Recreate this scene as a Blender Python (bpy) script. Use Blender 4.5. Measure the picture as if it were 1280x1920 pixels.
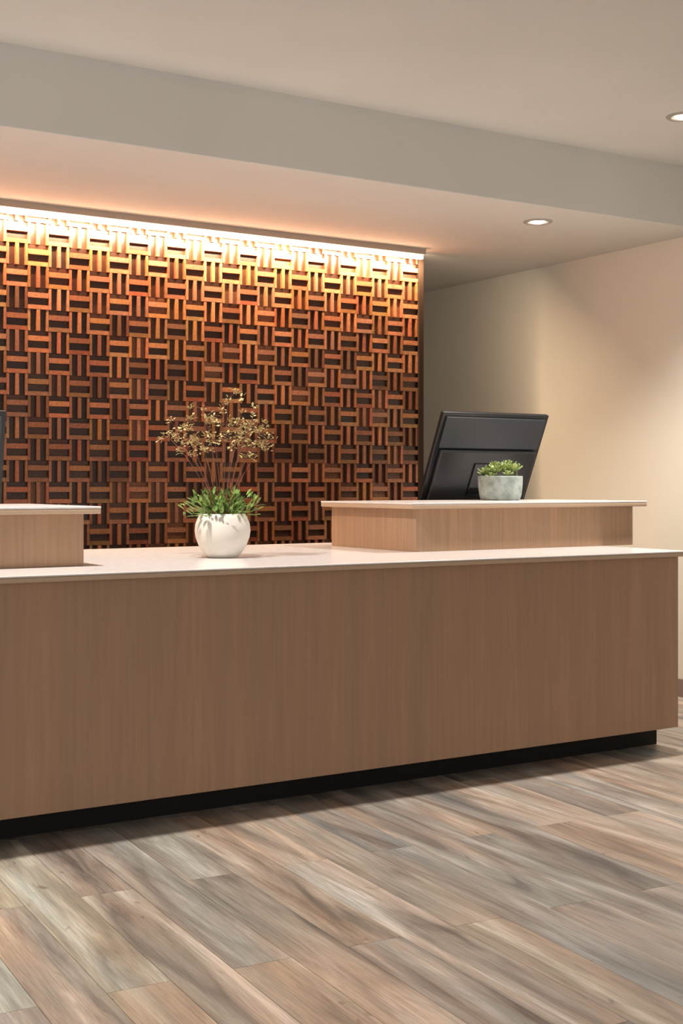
import bpy, bmesh, math, random
from mathutils import Vector, Matrix
random.seed(7)
for o in list(bpy.data.objects): bpy.data.objects.remove(o, do_unlink=True)
S = bpy.context.scene
C = S.collection
PI = math.pi
R = math.radians

# ------------------------------------------------------------------ key dimensions (metres)
H = 1.1966          # eye height
YW = 6.45           # face of the wooden feature wall
CELL = 0.1098       # side of one wooden tile
ZS = 2.603          # underside of the soffit
ZC = 2.932          # main ceiling
YF = 5.042          # soffit fascia
XR = 5.562          # right wall
YC = 4.219          # counter front panel
ZT = 0.90           # counter top
ZL = 1.12           # raised ledge top

# ------------------------------------------------------------------ camera
cam = bpy.data.cameras.new('camera'); camo = bpy.data.objects.new('camera', cam); C.objects.link(camo)
camo.location = (0, 0, H); camo.rotation_euler = (R(90), 0, R(-32))
cam.sensor_fit = 'HORIZONTAL'; cam.sensor_width = 36; cam.lens = 36*2450/1280
cam.shift_y = -50/1280; cam.clip_start = 0.05; cam.clip_end = 100
S.camera = camo

# ------------------------------------------------------------------ world, exposure
w = bpy.data.worlds.new('world'); S.world = w; w.use_nodes = True
bg = w.node_tree.nodes['Background']
bg.inputs[0].default_value = (1.0, 0.975, 0.95, 1); bg.inputs[1].default_value = 1.0
S.view_settings.view_transform = 'Standard'; S.view_settings.look = 'None'
S.view_settings.gamma = 1; S.view_settings.use_curve_mapping = False
S.view_settings.exposure = 0.0
DOWN_W = 260        # watts of a main ceiling downlight
SOFF_W = 42         # watts of a soffit downlight
LED_E = 20 
LED_W = 165        # watts of the washer's lamp         # emission of the wall-washer diffuser

# ------------------------------------------------------------------ materials
def mat(name, col=(0.5,0.5,0.5), rough=0.5, spec=0.5, metal=0):
    m = bpy.data.materials.new(name); m.use_nodes = True
    b = m.node_tree.nodes['Principled BSDF']
    b.inputs['Base Color'].default_value = (*col, 1); b.inputs['Roughness'].default_value = rough
    b.inputs['Metallic'].default_value = metal
    b.inputs['Specular IOR Level'].default_value = spec
    return m
def N(m, t, **k):
    n = m.node_tree.nodes.new(t)
    for a, v in k.items():
        if a in n.inputs.keys() if hasattr(n.inputs, 'keys') else False: n.inputs[a].default_value = v
        else: setattr(n, a, v)
    return n
def lk(m, a, b): m.node_tree.links.new(a, b)
def bsdf(m): return m.node_tree.nodes['Principled BSDF']
def coords(m, scale, kind='Object', offset=None):
    tc = N(m, 'ShaderNodeTexCoord'); mp = N(m, 'ShaderNodeMapping')
    lk(m, tc.outputs[kind], mp.inputs[0]); mp.inputs['Scale'].default_value = scale
    return mp
def noise(m, vec, scale, detail=4, rough=0.55, dist=0.0, dims='3D'):
    n = m.node_tree.nodes.new('ShaderNodeTexNoise'); n.noise_dimensions = dims
    n.inputs['Scale'].default_value = scale; n.inputs['Detail'].default_value = detail
    n.inputs['Roughness'].default_value = rough; n.inputs['Distortion'].default_value = dist
    lk(m, vec, n.inputs['Vector']); return n
def ramp(m, fac, stops):
    r = m.node_tree.nodes.new('ShaderNodeValToRGB')
    e = r.color_ramp.elements
    while len(e) < len(stops): e.new(0.5)
    for i, (p, c) in enumerate(stops): e[i].position = p; e[i].color = (*c, 1)
    lk(m, fac, r.inputs[0]); return r
def mix(m, fac, a, b, mode='MIX'):
    n = m.node_tree.nodes.new('ShaderNodeMix'); n.data_type = 'RGBA'; n.blend_type = mode
    for s, v in ((n.inputs[0], fac), (n.inputs[6], a), (n.inputs[7], b)):
        if isinstance(v, (int, float)): s.default_value = v
        elif isinstance(v, tuple): s.default_value = (*v, 1)
        else: lk(m, v, s)
    return n.outputs[2]
def bump(m, h, strength, dist=0.002):
    b = m.node_tree.nodes.new('ShaderNodeBump'); b.inputs['Strength'].default_value = strength
    b.inputs['Distance'].default_value = dist
    lk(m, h, b.inputs['Height']); lk(m, b.outputs[0], bsdf(m).inputs['Normal'])

def paint(name, col, var=0.03):
    m = mat(name, col, 0.85, 0.25)
    mp = coords(m, (1,1,1)); n = noise(m, mp.outputs[0], 1.3, 3)
    r = ramp(m, n.outputs[0], [(0.3, tuple(c*(1-var) for c in col)), (0.7, tuple(min(1,c*(1+var)) for c in col))])
    lk(m, r.outputs[0], bsdf(m).inputs['Base Color'])
    n2 = noise(m, mp.outputs[0], 220, 2); bump(m, n2.outputs[0], 0.08, 0.0006)
    return m
M_CEIL = paint('ceiling_paint', (0.68, 0.668, 0.635))
M_WALL = paint('wall_paint', (0.75, 0.712, 0.61))
M_BASE = mat('baseboard_paint', (0.25, 0.18, 0.15), 0.5)

def vertical_laminate(name, a, b, c, axis='X'):
    m = mat(name, b, 0.45, 0.35)
    mp = coords(m, (1, 1, 0.035)); n = noise(m, mp.outputs[0], 60, 4, 0.65)
    r = ramp(m, n.outputs[0], [(0.30, a), (0.5, b), (0.72, c)])
    mp2 = coords(m, (1, 1, 0.02)); n2 = noise(m, mp2.outputs[0], 7, 3, 0.6)
    r2 = ramp(m, n2.outputs[0], [(0.3, (0.90, 0.92, 0.95)), (0.7, (1.08, 1.02, 0.98))])
    lk(m, mix(m, 1.0, r.outputs[0], r2.outputs[0], 'MULTIPLY'), bsdf(m).inputs['Base Color'])
    bump(m, n.outputs[0], 0.15, 0.0006)
    return m
M_LAM = vertical_laminate('counter_laminate', (0.35, 0.218, 0.132), (0.38, 0.239, 0.148), (0.415, 0.264, 0.168))
M_LEDGE = vertical_laminate('ledge_laminate', (0.35, 0.22, 0.135), (0.40, 0.255, 0.16), (0.45, 0.295, 0.19))
M_TOE = mat('toe_kick_black', (0.009, 0.007, 0.006), 0.6, 0.25)
M_EDGE = mat('edge_laminate', (0.50, 0.36, 0.25), 0.4)
M_DARK = mat('cabinet_inside', (0.2, 0.15, 0.11), 0.7)

M_TOP = mat('counter_quartz', (0.78, 0.70, 0.66), 0.22, 0.5)
mp = coords(M_TOP, (1,1,1)); n = noise(M_TOP, mp.outputs[0], 28, 6, 0.7)
r = ramp(M_TOP, n.outputs[0], [(0.35, (0.72, 0.68, 0.68)), (0.6, (0.80, 0.765, 0.75)), (0.75, (0.84, 0.80, 0.78))])
lk(M_TOP, r.outputs[0], bsdf(M_TOP).inputs['Base Color'])

# floor planks: object colour gives the plank's tone, its alpha the seed
def floor_mat():
    m = mat('weathered_plank', (0.4,0.33,0.27), 0.38, 0.45)
    oi = N(m, 'ShaderNodeObjectInfo')
    tc = N(m, 'ShaderNodeTexCoord')
    sc = N(m, 'ShaderNodeVectorMath', operation='SCALE'); sc.inputs[3].default_value = 1.0
    comb = N(m, 'ShaderNodeCombineXYZ')
    mu = N(m, 'ShaderNodeMath', operation='MULTIPLY'); mu.inputs[1].default_value = 57.0
    lk(m, oi.outputs['Alpha'], mu.inputs[0])
    for i in range(3): lk(m, mu.outputs[0], comb.inputs[i])
    def vec(scale):
        mp = N(m, 'ShaderNodeMapping'); mp.inputs['Scale'].default_value = scale
        ad = N(m, 'ShaderNodeVectorMath', operation='ADD')
        lk(m, tc.outputs['Object'], mp.inputs[0]); lk(m, mp.outputs[0], ad.inputs[0]); lk(m, comb.outputs[0], ad.inputs[1])
        return ad.outputs[0]
    # broad pale / dark / tan drifts along the board
    n1 = noise(m, vec((7.0, 0.85, 1)), 1.35, 4, 0.55, 0.9)
    r1 = ramp(m, n1.outputs[0], [(0.30, (0.17,0.145,0.125)), (0.42, (0.32,0.27,0.23)), (0.55, (0.44,0.38,0.325)), (0.68, (0.62,0.56,0.50))])
    n2 = noise(m, vec((6.0, 0.6, 1)), 1.1, 3, 0.5, 0.6)
    r2 = ramp(m, n2.outputs[0], [(0.34, (0.86,0.98,1.05)), (0.5, (0.99,1.0,1.02)), (0.68, (1.10,0.99,0.90))])
    c = mix(m, 1.0, r1.outputs[0], r2.outputs[0], 'MULTIPLY')
    # fine grain
    n3 = noise(m, vec((90, 3.0, 1)), 1.6, 4, 0.7, 0.5)
    r3 = ramp(m, n3.outputs[0], [(0.3, (0.70,0.69,0.68)), (0.62, (1.12,1.11,1.10))])
    c = mix(m, 1.0, c, r3.outputs[0], 'MULTIPLY')
    # dark knots
    n4 = noise(m, vec((9, 3.2, 1)), 2.2, 2, 0.5, 1.2)
    r4 = ramp(m, n4.outputs[0], [(0.70, (1,1,1)), (0.78, (0.62,0.58,0.54))])
    c = mix(m, 1.0, c, r4.outputs[0], 'MULTIPLY')
    c = mix(m, 1.0, c, oi.outputs['Color'], 'MULTIPLY')
    lk(m, c, bsdf(m).inputs['Base Color'])
    bump(m, n3.outputs[0], 0.25, 0.001)
    return m
M_PLANK = floor_mat()
M_GROUT = mat('plank_joint', (0.16, 0.135, 0.11), 0.9)

# wooden wall tiles: mesh attribute "tone" per batten, object colour per tile
def tile_mat(use_obj):
    m = mat('mosaic_wood' if use_obj else 'mosaic_wood_far', (0.4,0.2,0.1), 0.36, 0.5)
    at = N(m, 'ShaderNodeAttribute'); at.attribute_name = 'tone'
    tc = N(m, 'ShaderNodeTexCoord')
    n = noise(m, tc.outputs['Object'], 55 if use_obj else 55, 3, 0.6, 0.4)
    r = ramp(m, n.outputs[0], [(0.3, (0.72,0.68,0.64)), (0.65, (1.15,1.12,1.1))])
    c = mix(m, 1.0, at.outputs['Color'], r.outputs[0], 'MULTIPLY')
    if use_obj:
        oi = N(m, 'ShaderNodeObjectInfo'); c = mix(m, 1.0, c, oi.outputs['Color'], 'MULTIPLY')
    lk(m, c, bsdf(m).inputs['Base Color'])
    bump(m, n.outputs[0], 0.25, 0.001)
    return m
M_TILE = tile_mat(True); M_TILE2 = tile_mat(False)
M_TRIMWOOD = mat('dark_trim_wood', (0.03, 0.016, 0.009), 0.7, 0.2)

M_POT = mat('white_ceramic', (0.70, 0.67, 0.61), 0.6, 0.3)
M_SOIL = mat('potting_soil', (0.03, 0.02, 0.014), 0.95)
def leafmat(name, a, b, rough=0.5):
    m = mat(name, a, rough); tc = N(m, 'ShaderNodeTexCoord'); n = noise(m, tc.outputs['Object'], 38, 2)
    r = ramp(m, n.outputs[0], [(0.35, a), (0.65, b)]); lk(m, r.outputs[0], bsdf(m).inputs['Base Color'])
    bsdf(m).inputs['Transmission Weight'].default_value = 0.0
    return m
M_LEAF = leafmat('green_leaf', (0.04, 0.13, 0.02), (0.28, 0.42, 0.09))
M_STEM = mat('red_brown_stem', (0.20, 0.07, 0.04), 0.6)
M_BLOOM = leafmat('dry_blossom', (0.36, 0.27, 0.10), (0.60, 0.50, 0.26), 0.8)
M_SUCC = leafmat('succulent_leaf', (0.13, 0.24, 0.06), (0.46, 0.50, 0.20), 0.45)
M_CONC = mat('grey_green_glaze', (0.27, 0.32, 0.29), 0.55)
mp = coords(M_CONC, (1,1,1)); n = noise(M_CONC, mp.outputs[0], 22, 4)
r = ramp(M_CONC, n.outputs[0], [(0.35, (0.19,0.235,0.215)), (0.65, (0.36,0.41,0.38))]); lk(M_CONC, r.outputs[0], bsdf(M_CONC).inputs['Base Color'])
M_BLACK = mat('monitor_black', (0.012, 0.013, 0.016), 0.35)
M_BLACK2 = mat('monitor_charcoal', (0.028, 0.031, 0.038), 0.5)
M_SCREEN = mat('screen_glass', (0.01, 0.012, 0.015), 0.1)
M_WHITE = mat('white_metal', (0.62, 0.58, 0.53), 0.45)
M_GREY = mat('grey_baffle', (0.40, 0.37, 0.33), 0.5)
M_ALU = mat('strip_housing', (0.42, 0.34, 0.28), 0.5)
def emis(name, col, e):
    m = mat(name, (0.8,0.8,0.8)); b = bsdf(m)
    b.inputs['Emission Color'].default_value = (*col, 1); b.inputs['Emission Strength'].default_value = e
    return m
M_LED = emis('led_diffuser', (1.0, 0.74, 0.47), LED_E)
M_LAMP = emis('downlight_lens', (1.0, 0.90, 0.76), 9)

# ------------------------------------------------------------------ mesh helpers
def box(bm, x0, x1, y0, y1, z0, z1):
    vs = [bm.verts.new((x, y, z)) for x in (x0, x1) for y in (y0, y1) for z in (z0, z1)]
    F = [(0,1,3,2), (4,6,7,5), (0,4,5,1), (2,3,7,6), (0,2,6,4), (1,5,7,3)]
    return [bm.faces.new([vs[i] for i in f]) for f in F]
def obj(name, bm, m, parent=None, smooth=False, bevel=0, seg=2):
    bmesh.ops.recalc_face_normals(bm, faces=bm.faces[:])
    me = bpy.data.meshes.new(name); bm.to_mesh(me); bm.free()
    me.materials.append(m)
    if smooth:
        for p in me.polygons: p.use_smooth = True
    o = bpy.data.objects.new(name, me); C.objects.link(o)
    if parent: o.parent = parent
    if bevel:
        b = o.modifiers.new('bevel', 'BEVEL'); b.width = bevel; b.segments = seg; b.limit_method = 'ANGLE'
    return o
def boxobj(name, b, m, parent=None, bevel=0, seg=2):
    bm = bmesh.new(); box(bm, *b); return obj(name, bm, m, parent, bevel=bevel, seg=seg)
def struct(o): o['kind'] = 'structure'; return o
def thing(name, label, cat, loc=(0,0,0), rz=0, group=None):
    o = bpy.data.objects.new(name, None); C.objects.link(o); o.location = loc; o.rotation_euler = (0,0,rz)
    o.empty_display_size = 0.1
    o['label'] = label; o['category'] = cat
    if group: o['group'] = group
    return o
def lathe(bm, prof, n=48):
    rings = []
    for r, z in prof:
        if r < 1e-6: rings.append([bm.verts.new((0,0,z))])
        else: rings.append([bm.verts.new((r*math.cos(2*PI*i/n), r*math.sin(2*PI*i/n), z)) for i in range(n)])
    for a, b in zip(rings, rings[1:]):
        for i in range(n):
            j = (i+1) % n
            if len(a) == 1 and len(b) > 1: bm.faces.new((a[0], b[j], b[i]))
            elif len(b) == 1 and len(a) > 1: bm.faces.new((a[i], a[j], b[0]))
            elif len(a) > 1: bm.faces.new((a[i], a[j], b[j], b[i]))
def tube(bm, pts, r0, r1, n=5):
    rings = []
    for k, p in enumerate(pts):
        d = (pts[min(k+1, len(pts)-1)] - pts[max(k-1, 0)]).normalized()
        u = d.orthogonal().normalized(); v = d.cross(u)
        r = r0 + (r1-r0)*k/(len(pts)-1)
        rings.append([bm.verts.new(p + (u*math.cos(2*PI*i/n) + v*math.sin(2*PI*i/n))*r) for i in range(n)])
    for a, b in zip(rings, rings[1:]):
        for i in range(n): bm.faces.new((a[i], a[(i+1)%n], b[(i+1)%n], b[i]))
    bm.faces.new(rings[0][::-1]); bm.faces.new(rings[-1])
def leaf(bm, base, d, up, L, W, th=0.0015, curl=0.2):
    d = d.normalized(); side = d.cross(up)
    if side.length < 1e-3: side = d.orthogonal()
    side.normalize(); nrm = side.cross(d).normalized()
    row = []
    for t, ww in ((0, .18), (.3, .85), (.6, 1), (.85, .6), (1, .06)):
        c = base + d*(L*t) - nrm*(curl*L*t*t)
        row.append([bm.verts.new(c - side*W*ww/2 + nrm*W*.12*ww), bm.verts.new(c - nrm*th), bm.verts.new(c + side*W*ww/2 + nrm*W*.12*ww), bm.verts.new(c + nrm*th)])
    for a, b in zip(row, row[1:]):
        for i in range(4): bm.faces.new((a[i], a[(i+1)%4], b[(i+1)%4], b[i]))
    bm.faces.new(row[0][::-1]); bm.faces.new(row[-1])

# ------------------------------------------------------------------ the room
XL, YB, YN = -4.0, 8.2, -3.0
floor = struct(boxobj('floor', (XL, XR+0.2, YN, YB+0.2, -0.12, -0.012), M_GROUT))
struct(boxobj('ceiling', (XL, XR+0.2, YN, YF+0.02, ZC, ZC+0.1), M_CEIL))
struct(boxobj('ceiling_soffit', (XL, XR+0.2, YF, YB+0.2, ZS, ZC+0.1), M_CEIL, bevel=0.004))
struct(boxobj('wall_right', (XR, XR+0.2, YN, YB+0.2, 0.0, ZC), M_WALL))
struct(boxobj('wall_rear', (XL, XR, YB, YB+0.2, 0.0, ZS), M_WALL))
struct(boxobj('baseboard_right', (XR-0.014, XR, 0.4, YB, 0.0, 0.10), M_BASE, bevel=0.003))

# floor planks (children of the floor), laid 3.5 degrees off the counter line
PA = R(-3.5); PW = 0.1625; PL = 1.44
def plank_mesh(L):
    bm = bmesh.new(); g = 0.0006
    box(bm, g, PW-g, g, L-g, -0.0125, 0.0)
    bmesh.ops.recalc_face_normals(bm, faces=bm.faces[:])
    top = [e for e in bm.edges if all(abs(v.co.z) < 1e-6 for v in e.verts)]
    bmesh.ops.bevel(bm, geom=top, offset=0.0007, segments=1, affect='EDGES')
    me = bpy.data.meshes.new('plank'); bm.to_mesh(me); bm.free(); me.materials.append(M_PLANK); return me
pm = plank_mesh(PL)
tones = [(1.0,.97,.94), (.86,.86,.86), (1.08,1.0,.92), (.74,.76,.77), (1.16,1.12,1.08), (1.0,.93,.86), (.92,.92,.91), (1.1,1.04,.96)]
special = {(-1,0):(1.25,1.36,1.32), (0,0):(.9,.86,.72), (1,0):(1.0,1.05,.98), (1,-1):(1.12,.98,.82), (2,0):(.88,.86,.83), (3,0):(.95,.95,.93),
           (2,1):(1.25,1.18,1.12), (4,1):(1.2,1.13,1.08), (4,0):(.9,.86,.80), (3,-1):(1.22,1.10,.95), (7,-1):(1.2,1.07,.95), (8,-1):(.66,.70,.72), (10,-1):(.80,.85,.87), (9,-1):(.98,.96,.94)}
rp = random.Random(21)
ca, sa = math.cos(PA), math.sin(PA)
for k in range(-12, 32):
    x = 0.82 + k*PW
    y0 = 2.97 if k % 2 else 3.70
    for j in range(-3, 4):
        y = y0 + j*PL + (rp.uniform(-.03,.03) if k > 9 else 0)*0
        if not (-0.3 < y + PL and y < 7.9): continue
        X = x*ca - y*sa; Y = x*sa + y*ca
        if X > XR - 0.02: continue
        c = special.get((k, j)) or rp.choice(tones)
        seed = rp.random()
        o = bpy.data.objects.new('plank', pm); C.objects.link(o); o.parent = floor
        o.location = (X, Y, 0); o.rotation_euler = (0,0,PA)
        o.color = (c[0], c[1]*1.0, c[2]*1.02, seed)

# ------------------------------------------------------------------ wooden feature wall
XE = 2.1047 + 22.5*CELL            # right end of the mosaic
back = struct(boxobj('wall_back', (-0.4, XE+0.042, YW+0.026, YW+0.16, 0.0, ZS), M_TRIMWOOD))
boxobj('edge_trim', (XE+0.002, XE+0.040, YW-0.004, YW+0.026, 0.0, ZS-0.004), M_TRIMWOOD, back, bevel=0.002)
Z0 = 2.531                          # top of row 0
def tile_bm(bm, horiz, ox, oz, tone, var, tint=(1,1,1), h0=0.0, h1=1.0):
    """one square tile in the XZ plane: a base plate and three proud battens; clipped to h0..h1 of its height"""
    lay = bm.loops.layers.float_color.get('tone') or bm.loops.layers.float_color.new('tone')
    g = 0.0007; c = CELL
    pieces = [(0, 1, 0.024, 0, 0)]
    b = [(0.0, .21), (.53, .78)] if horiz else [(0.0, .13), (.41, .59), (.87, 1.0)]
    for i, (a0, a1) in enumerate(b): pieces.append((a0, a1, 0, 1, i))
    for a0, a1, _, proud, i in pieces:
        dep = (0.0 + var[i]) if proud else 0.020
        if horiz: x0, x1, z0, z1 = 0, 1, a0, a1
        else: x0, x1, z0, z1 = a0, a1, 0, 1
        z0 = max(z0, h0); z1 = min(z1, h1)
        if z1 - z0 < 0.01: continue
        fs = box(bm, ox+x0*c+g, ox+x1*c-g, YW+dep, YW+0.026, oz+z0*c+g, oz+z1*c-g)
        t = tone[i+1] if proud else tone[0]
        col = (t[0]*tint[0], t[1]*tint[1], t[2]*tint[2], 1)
        for f in fs:
            for l in f.loops: l[lay] = col
rt = random.Random(5)
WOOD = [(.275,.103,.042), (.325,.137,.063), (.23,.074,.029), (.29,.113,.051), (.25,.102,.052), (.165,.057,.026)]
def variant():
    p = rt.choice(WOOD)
    slot_shade = rt.choice([.14, .22, .30, .52, .10, .18])  # slot shade put into the base plate's colour, darker than its battens
    base = tuple(v*slot_shade for v in p)
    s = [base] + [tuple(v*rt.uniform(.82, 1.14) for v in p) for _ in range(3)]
    return s, [rt.uniform(-.002, .003) for _ in range(3)]
def tile_object_mesh(horiz, v, h0=0, h1=1):
    bm = bmesh.new(); tile_bm(bm, horiz, -CELL/2, 0, v[0], v[1], h0=h0, h1=h1)
    for vv in bm.verts: vv.co.y -= YW
    bmesh.ops.recalc_face_normals(bm, faces=bm.faces[:])
    me = bpy.data.meshes.new('wood_tile'); bm.to_mesh(me); bm.free(); me.materials.append(M_TILE); return me
VAR = [variant() for _ in range(12)]
meshes = {(hz, i): tile_object_mesh(hz, VAR[i]) for hz in (True, False) for i in range(12)}
topm = {(hz, i): tile_object_mesh(hz, VAR[i], 0, 0.64) for hz in (True, False) for i in range(12)}
cth, sth = math.cos(R(32)), math.sin(R(32))
cells = []
for k in range(-22, 23):
    for r in range(-1, 23):
        xc = 2.1047 + k*CELL; zb = Z0 - (r+1)*CELL
        if xc - CELL/2 < -0.4: continue
        d = xc*sth + YW*cth; px = 640 + 2450*(xc*cth - YW*sth)/d
        py = 910 - 2450*(zb + CELL/2 - H)/d
        vis = -10 < px < 800 and py < 1035 and not (px < 190 and py > 945) and not (px > 600 and py > 945)
        cells.append((0 if vis else 1, k, r, xc, zb))
cells.sort()
bmS = bmesh.new(); bmS.loops.layers.float_color.new('tone')
tints = [(1,1,1), (1.08,1.0,.90), (.92,.88,.86), (1.12,1.02,.86), (.84,.78,.74), (.96,1.0,1.02), (1.15,1.1,1.02), (.9,.82,.76)]
for n_, (hid, k, r, xc, zb) in enumerate(cells):
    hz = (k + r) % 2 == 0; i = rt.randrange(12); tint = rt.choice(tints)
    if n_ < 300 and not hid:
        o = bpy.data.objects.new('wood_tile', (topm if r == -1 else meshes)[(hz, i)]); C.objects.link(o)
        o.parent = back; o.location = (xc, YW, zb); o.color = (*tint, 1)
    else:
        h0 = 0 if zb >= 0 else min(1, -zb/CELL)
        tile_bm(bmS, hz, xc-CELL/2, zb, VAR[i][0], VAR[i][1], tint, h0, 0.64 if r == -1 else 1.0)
o = obj('wood_tiles', bmS, M_TILE2, back); o['kind'] = 'stuff'

# LED wall washer on the underside of the soffit, hard against the mosaic
led = thing('led_strip_light', 'long warm glowing strip light under the soffit along the top of the wooden mosaic wall', 'strip light', (2.1, YW-0.09, ZS))
boxobj('housing', (-2.4, XE-2.1-0.030, -0.035, 0.045, -0.034, 0.0), M_ALU, led, bevel=0.002)
boxobj('diffuser', (-2.4, XE-2.1-0.036, -0.016, 0.012, -0.058, -0.0345), M_LED, led, bevel=0.003)

al = bpy.data.lights.new('lamp', 'AREA'); al.shape = 'RECTANGLE'; al.size = XE + 0.3; al.size_y = 0.02
al.energy = LED_W; al.color = (1.0, 0.73, 0.49)
alo = bpy.data.objects.new('lamp', al); C.objects.link(alo); alo.parent = led
alo.location = (XE/2 - 0.17 - 2.1 + 0.05, -0.002, -0.062); alo.rotation_euler = (R(38), 0, 0)

# ------------------------------------------------------------------ downlights
def downlight(x, y, z, label, watts, size=R(118), blend=0.8):
    t = thing('recessed_downlight', label, 'downlight', (x, y, z))
    bm = bmesh.new(); lathe(bm, [(0.078, 0), (0.078, -0.003), (0.072, -0.007), (0.056, -0.007), (0.050, -0.003), (0.050, 0)], 40)
    obj('trim_ring', bm, M_GREY, t, smooth=True)
    bm = bmesh.new(); lathe(bm, [(0, -0.011), (0.026, -0.010), (0.040, -0.003), (0.040, 0), (0, 0)], 32)
    obj('lens', bm, M_LAMP, t, smooth=True)
    l = bpy.data.lights.new('lamp', 'SPOT'); l.energy = watts; l.spot_size = size; l.spot_blend = blend
    l.color = (1.0, 0.93, 0.85); l.shadow_soft_size = 0.05
    lo = bpy.data.objects.new('lamp', l); C.objects.link(lo); lo.parent = t; lo.location = (0, 0, -0.045)
    return t
YD = 4.36
downlight(4.617, YD, ZC, 'round recessed downlight in the main ceiling at the right edge of the photo', DOWN_W)
downlight(1.62, YD, ZC, 'recessed downlight in the main ceiling above the white potted plant', DOWN_W)
downlight(-1.38, YD, ZC, 'recessed downlight in the main ceiling far to the left of the counter', DOWN_W)
downlight(4.577, 5.351, ZS, 'small round downlight in the lower soffit near the right wall', SOFF_W, R(105), 0.9)

# ------------------------------------------------------------------ reception counter
X0, X1 = -1.2, 4.437
YK = 5.77
cn = thing('reception_counter', 'long low reception counter with vertical grain light brown laminate front and black toe kick', 'counter', (X0, YC, 0))
def rel(b, o): return (b[0]-o[0], b[1]-o[0], b[2]-o[1], b[3]-o[1], b[4], b[5])
O = (X0, YC)
boxobj('front_panel', rel((X0, X1, YC, YC+0.022, 0.10, ZT-0.0255), O), M_LAM, cn, bevel=0.0015)
boxobj('side_panel', rel((X1-0.022, X1, YC+0.0225, YK-0.03, 0.10, ZT-0.0255), O), M_LAM, cn, bevel=0.001)
boxobj('side_panel', rel((X0, X0+0.022, YC+0.0225, YK-0.03, 0.10, ZT-0.0255), O), M_LAM, cn, bevel=0.001)
boxobj('bottom_panel', rel((X0+0.022, X1-0.022, YC+0.0225, YK-0.03, 0.10, 0.12), O), M_DARK, cn)
boxobj('back_panel', rel((X0+0.022, X1-0.022, YK-0.05, YK-0.03, 0.12, ZT-0.0255), O), M_DARK, cn)
boxobj('toe_kick', rel((X0+0.02, X1+0.004, 4.356, YK-0.1, 0.0, 0.0995), O), M_TOE, cn)
ct = thing('countertop', 'long pale quartz worktop with a tan edge lying on the low counter', 'countertop', (X0, YC, ZT))
boxobj('edge_band', (-0.03, X1-X0+0.035, -0.030, YK-YC+0.0, -0.025, -0.007), M_EDGE, ct, bevel=0.005, seg=3)
boxobj('surface', (-0.03, X1-X0+0.035, -0.030, YK-YC+0.0, -0.0068, 0.0), M_TOP, ct, bevel=0.003, seg=3)

def ledge(label, x0, x1, y0, y1, over):
    t = thing('raised_ledge', label, 'counter ledge', (x0, y0, ZT))
    w_, d_ = x1-x0, y1-y0
    bm = bmesh.new()
    boxobj('front_panel', (0, w_, 0, 0.02, 0.0005, ZL-ZT-0.0285), M_LEDGE, t, bevel=0.001)
    boxobj('side_panel', (0, 0.02, 0.0205, d_, 0.0005, ZL-ZT-0.0285), M_LEDGE, t, bevel=0.001)
    boxobj('side_panel', (w_-0.02, w_, 0.0205, d_, 0.0005, ZL-ZT-0.0285), M_LEDGE, t, bevel=0.001)
    boxobj('back_panel', (0.0205, w_-0.0205, d_-0.02, d_, 0.0005, ZL-ZT-0.0285), M_DARK, t)
    boxobj('edge_band', (-over[0], w_+over[1], -over[2], d_+0.03, ZL-ZT-0.028, ZL-ZT-0.009), M_EDGE, t, bevel=0.005, seg=3)
    boxobj('surface', (-over[0], w_+over[1], -over[2], d_+0.03, ZL-ZT-0.0088, ZL-ZT), M_TOP, t, bevel=0.003, seg=3)
    return t
ledge('raised light wood ledge with pale top under the small succulent pot', 3.361, 4.680, 4.753, 5.47, (0.045, 0.065, 0.035))
ledge('raised light wood ledge with pale top at the left edge of the photo', -0.30, 1.740, 4.570, 5.30, (0.05, 0.055, 0.035))

# ------------------------------------------------------------------ monitors (seen from behind, leaning back)
def monitor(x0, width, ybot, zbot, tilt, hgt, label, zdesk):
    """x0..x0+width; the panel's lower edge at (ybot, zbot), leaning towards the guests by tilt"""
    t = thing('computer_monitor', label, 'monitor', (x0+width/2, ybot, zdesk), 0)
    c, s = math.cos(tilt), math.sin(tilt)
    def P(bm):                                     # local: x, depth d (towards staff), height h along the panel
        for v in bm.verts:
            d, h_ = v.co.y, v.co.z
            v.co.y = d*c - h_*s; v.co.z = d*s + h_*c + (zbot - zdesk)
    W = width/2
    bm = bmesh.new(); box(bm, -W, W, -0.004, 0.022, 0, hgt); P(bm); obj('casing', bm, M_BLACK, t, bevel=0.004)
    bm = bmesh.new(); box(bm, -W+0.012, W-0.012, 0.0222, 0.0245, 0.012, hgt-0.012); P(bm); obj('screen', bm, M_SCREEN, t)
    bm = bmesh.new(); box(bm, -W+0.022, W-0.022, -0.016, -0.0042, hgt*0.70, hgt-0.022); P(bm); obj('back_cover', bm, M_BLACK2, t, bevel=0.004)
    bm = bmesh.new(); box(bm, -W+0.030, W-0.030, -0.030, -0.0042, 0.02, hgt*0.685); P(bm); obj('back_bulge', bm, M_BLACK, t, bevel=0.008)
    bm = bmesh.new(); box(bm, -W+0.38*width, W-0.33*width, -0.038, -0.0302, hgt*0.30, hgt*0.58); P(bm); obj('mounting_plate', bm, M_SCREEN, t, bevel=0.003)
    bm = bmesh.new(); box(bm, -0.05, 0.05, 0.005, 0.035, 0.0, zbot - zdesk + 0.10); obj('stand_neck', bm, M_BLACK, t, bevel=0.004)
    bm = bmesh.new(); box(bm, -0.13, 0.13, -0.05, 0.06, 0.0, 0.012); obj('stand_base', bm, M_BLACK, t, bevel=0.004)
    return t
TL = R(24.7)
monitor(4.002, 0.708, 5.690, 0.98, TL, 0.655, 'large black monitor seen from behind, leaning back beside the right wall', ZT)
monitor(1.033, 0.713, 5.60, 0.98, R(11), 0.545, 'black monitor just entering at the left edge, behind the left ledge', ZT)

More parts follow.
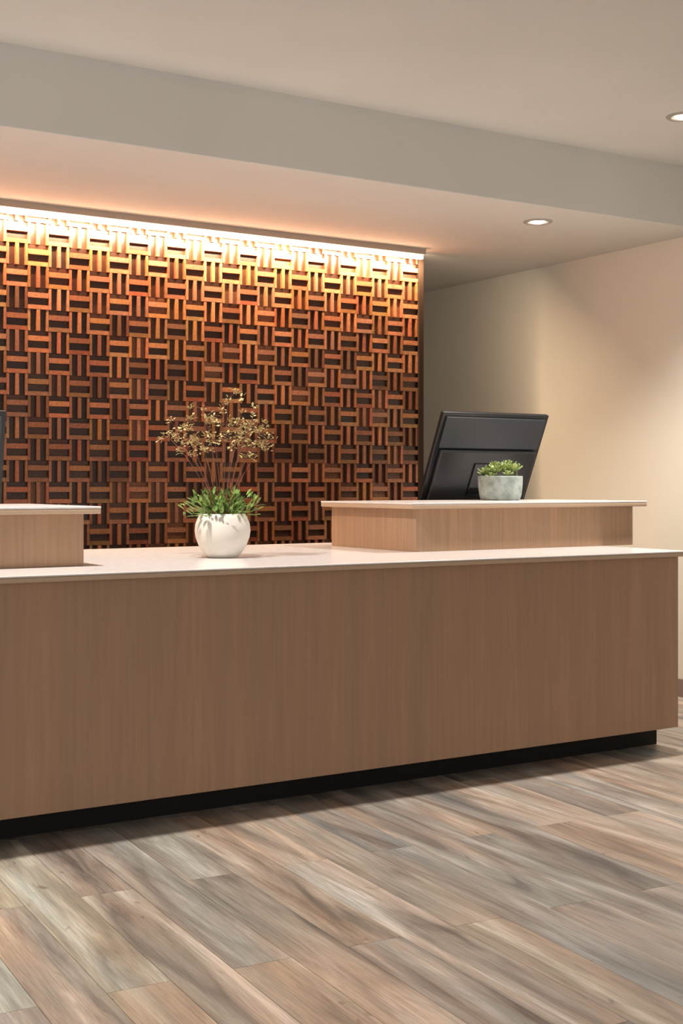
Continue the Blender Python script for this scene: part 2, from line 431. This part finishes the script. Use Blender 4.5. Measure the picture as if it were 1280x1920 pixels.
# ------------------------------------------------------------------ white pot with foliage and dried blossom
pl = thing('potted_plant', 'round white ceramic pot of green foliage with tall pale blossom sprigs on the countertop', 'plant', (2.43, 4.81, ZT))
bm = bmesh.new()
prof = [(0, 0), (0.060, 0), (0.064, 0.004), (0.080, 0.022), (0.098, 0.050), (0.111, 0.085), (0.1145, 0.112), (0.111, 0.140), (0.102, 0.164), (0.093, 0.180), (0.087, 0.180), (0.095, 0.160), (0.100, 0.140), (0, 0.140)]
lathe(bm, prof, 56); obj('pot', bm, M_POT, pl, smooth=True)
bm = bmesh.new(); lathe(bm, [(0, 0.166), (0.045, 0.169), (0.0905, 0.164), (0.0905, 0.150), (0, 0.150)], 40); obj('soil', bm, M_SOIL, pl, smooth=True)
rf = random.Random(3)
bm = bmesh.new()
for i in range(330):
    a = rf.uniform(0, 2*PI); el = rf.uniform(R(5), R(88)); rr = rf.uniform(0.0, 0.07)
    base0 = Vector((rr*math.cos(a), rr*math.sin(a), 0.163))
    d = Vector((math.cos(a)*math.cos(el), math.sin(a)*math.cos(el), math.sin(el)))
    L = rf.uniform(0.03, 0.125)*(0.80 + 0.2*math.cos(el))
    p = base0 + d*L
    if p.z < 0.172: p.z = 0.172 + rf.random()*0.02
    if i % 4 == 0: tube(bm, [base0, base0*.5 + p*.5 + Vector((0,0,.008)), p], 0.0012, 0.0007, 4)
    ld = (d + Vector((rf.uniform(-.8,.8), rf.uniform(-.8,.8), rf.uniform(-.3,.8)))).normalized()
    leaf(bm, p, ld, Vector((rf.uniform(-.3,.3), rf.uniform(-.3,.3), 1)), rf.uniform(.022,.042), rf.uniform(.009,.016), 0.0008, rf.uniform(0,.3))
o = obj('foliage', bm, M_LEAF, pl); o['kind'] = 'stuff'
# sprigs: (sideways in the picture plane, height); picture-right in plan is (cos32, -sin32)
tips = [(-0.235, 0.50), (-0.21, 0.56), (-0.165, 0.525), (-0.135, 0.575), (-0.09, 0.47), (-0.075, 0.61), (-0.03, 0.50), (0.0, 0.60), (0.03, 0.645),
        (0.055, 0.56), (0.085, 0.60), (0.105, 0.53), (0.135, 0.585), (0.155, 0.52), (0.175, 0.56), (0.06, 0.50), (0.165, 0.455), (-0.175, 0.46)]
pr = Vector((math.cos(R(32)), -math.sin(R(32)), 0)); pd = Vector((math.sin(R(32)), math.cos(R(32)), 0))
for (sx, hz_) in tips:
    dp = rf.uniform(-.09, .09)
    tip = pr*sx + pd*dp + Vector((0, 0, hz_)); b0 = pr*(sx*.14) + Vector((0,0,0.16))
    mid = b0.lerp(tip, .5) - pr*(sx*.22) + Vector((0,0,.03))
    pts = [b0*(1-t)**2 + mid*2*t*(1-t) + tip*t*t for t in [i/7 for i in range(8)]]
    bm = bmesh.new(); tube(bm, pts, 0.0017, 0.0009, 5)
    ends = []
    for q in range(5):
        s0 = pts[5].lerp(pts[7], rf.random()); e = s0 + Vector((rf.uniform(-.05,.05), rf.uniform(-.05,.05), rf.uniform(-.015,.045)))
        tube(bm, [s0, s0.lerp(e,.5)+Vector((0,0,.005)), e], .0009, .0006, 4); ends.append(e)
    st = obj('stem', bm, M_STEM, pl)
    bm = bmesh.new()
    for e in ends + [tip]:
        for q in range(7):
            c0 = e + Vector((rf.uniform(-.013,.013), rf.uniform(-.013,.013), rf.uniform(-.013,.013)))
            leaf(bm, c0, Vector((rf.uniform(-1,1), rf.uniform(-1,1), rf.uniform(-.4,1))), Vector((0,0,1)), rf.uniform(.010,.019), rf.uniform(.007,.012), .001, .1)
    o = obj('blossom', bm, M_BLOOM, st); o['kind'] = 'stuff'

# ------------------------------------------------------------------ small succulent pot on the right ledge
sp = thing('succulent_pot', 'low grey green cylindrical pot of yellow green succulents standing before the leaning monitor', 'plant', (4.232, 5.24, ZL))
bm = bmesh.new()
lathe(bm, [(0, 0), (0.092, 0), (0.100, 0.004), (0.108, 0.03), (0.113, 0.075), (0.1145, 0.118), (0.113, 0.124), (0.105, 0.124), (0.102, 0.105), (0, 0.105)], 56)
obj('pot', bm, M_CONC, sp, smooth=True)
bm = bmesh.new(); lathe(bm, [(0, 0.114), (0.1015, 0.112), (0.1015, 0.106), (0, 0.106)], 40); obj('soil', bm, M_SOIL, sp, smooth=True)
rs = random.Random(11)
for (ax, ay, sz, rise) in [(-.075,.0,.050,.012), (-.03,-.045,.056,.022), (.02,-.02,.060,.034), (.062,-.025,.052,.030), (-.02,.045,.062,.040), (.045,.048,.060,.045), (-.07,.05,.045,.02), (.085,.02,.040,.04), (.03,-.075,.035,.008), (-.055,-.07,.032,.0)]:
    q = pr*ax + pd*ay; bm = bmesh.new(); base = Vector((q.x, q.y, 0.112))
    tube(bm, [base, base + Vector((0,0,rise+.008))], .006, .004, 6)
    c0 = base + Vector((0,0,rise+.004))
    for ring, (nn, el, ll) in enumerate(((8, 15, 1.0), (7, 42, .8), (5, 68, .55))):
        for i in range(nn):
            a = 2*PI*i/nn + ring*.5 + rs.uniform(-.1,.1); e = R(el + rs.uniform(-8,8))
            leaf(bm, c0 + Vector((0,0,ring*.004)), Vector((math.cos(a)*math.cos(e), math.sin(a)*math.cos(e), math.sin(e))), Vector((0,0,1)), sz*ll*rs.uniform(.8,1.1), sz*.36, .003, -.25)
    obj('succulent', bm, M_SUCC, sp)
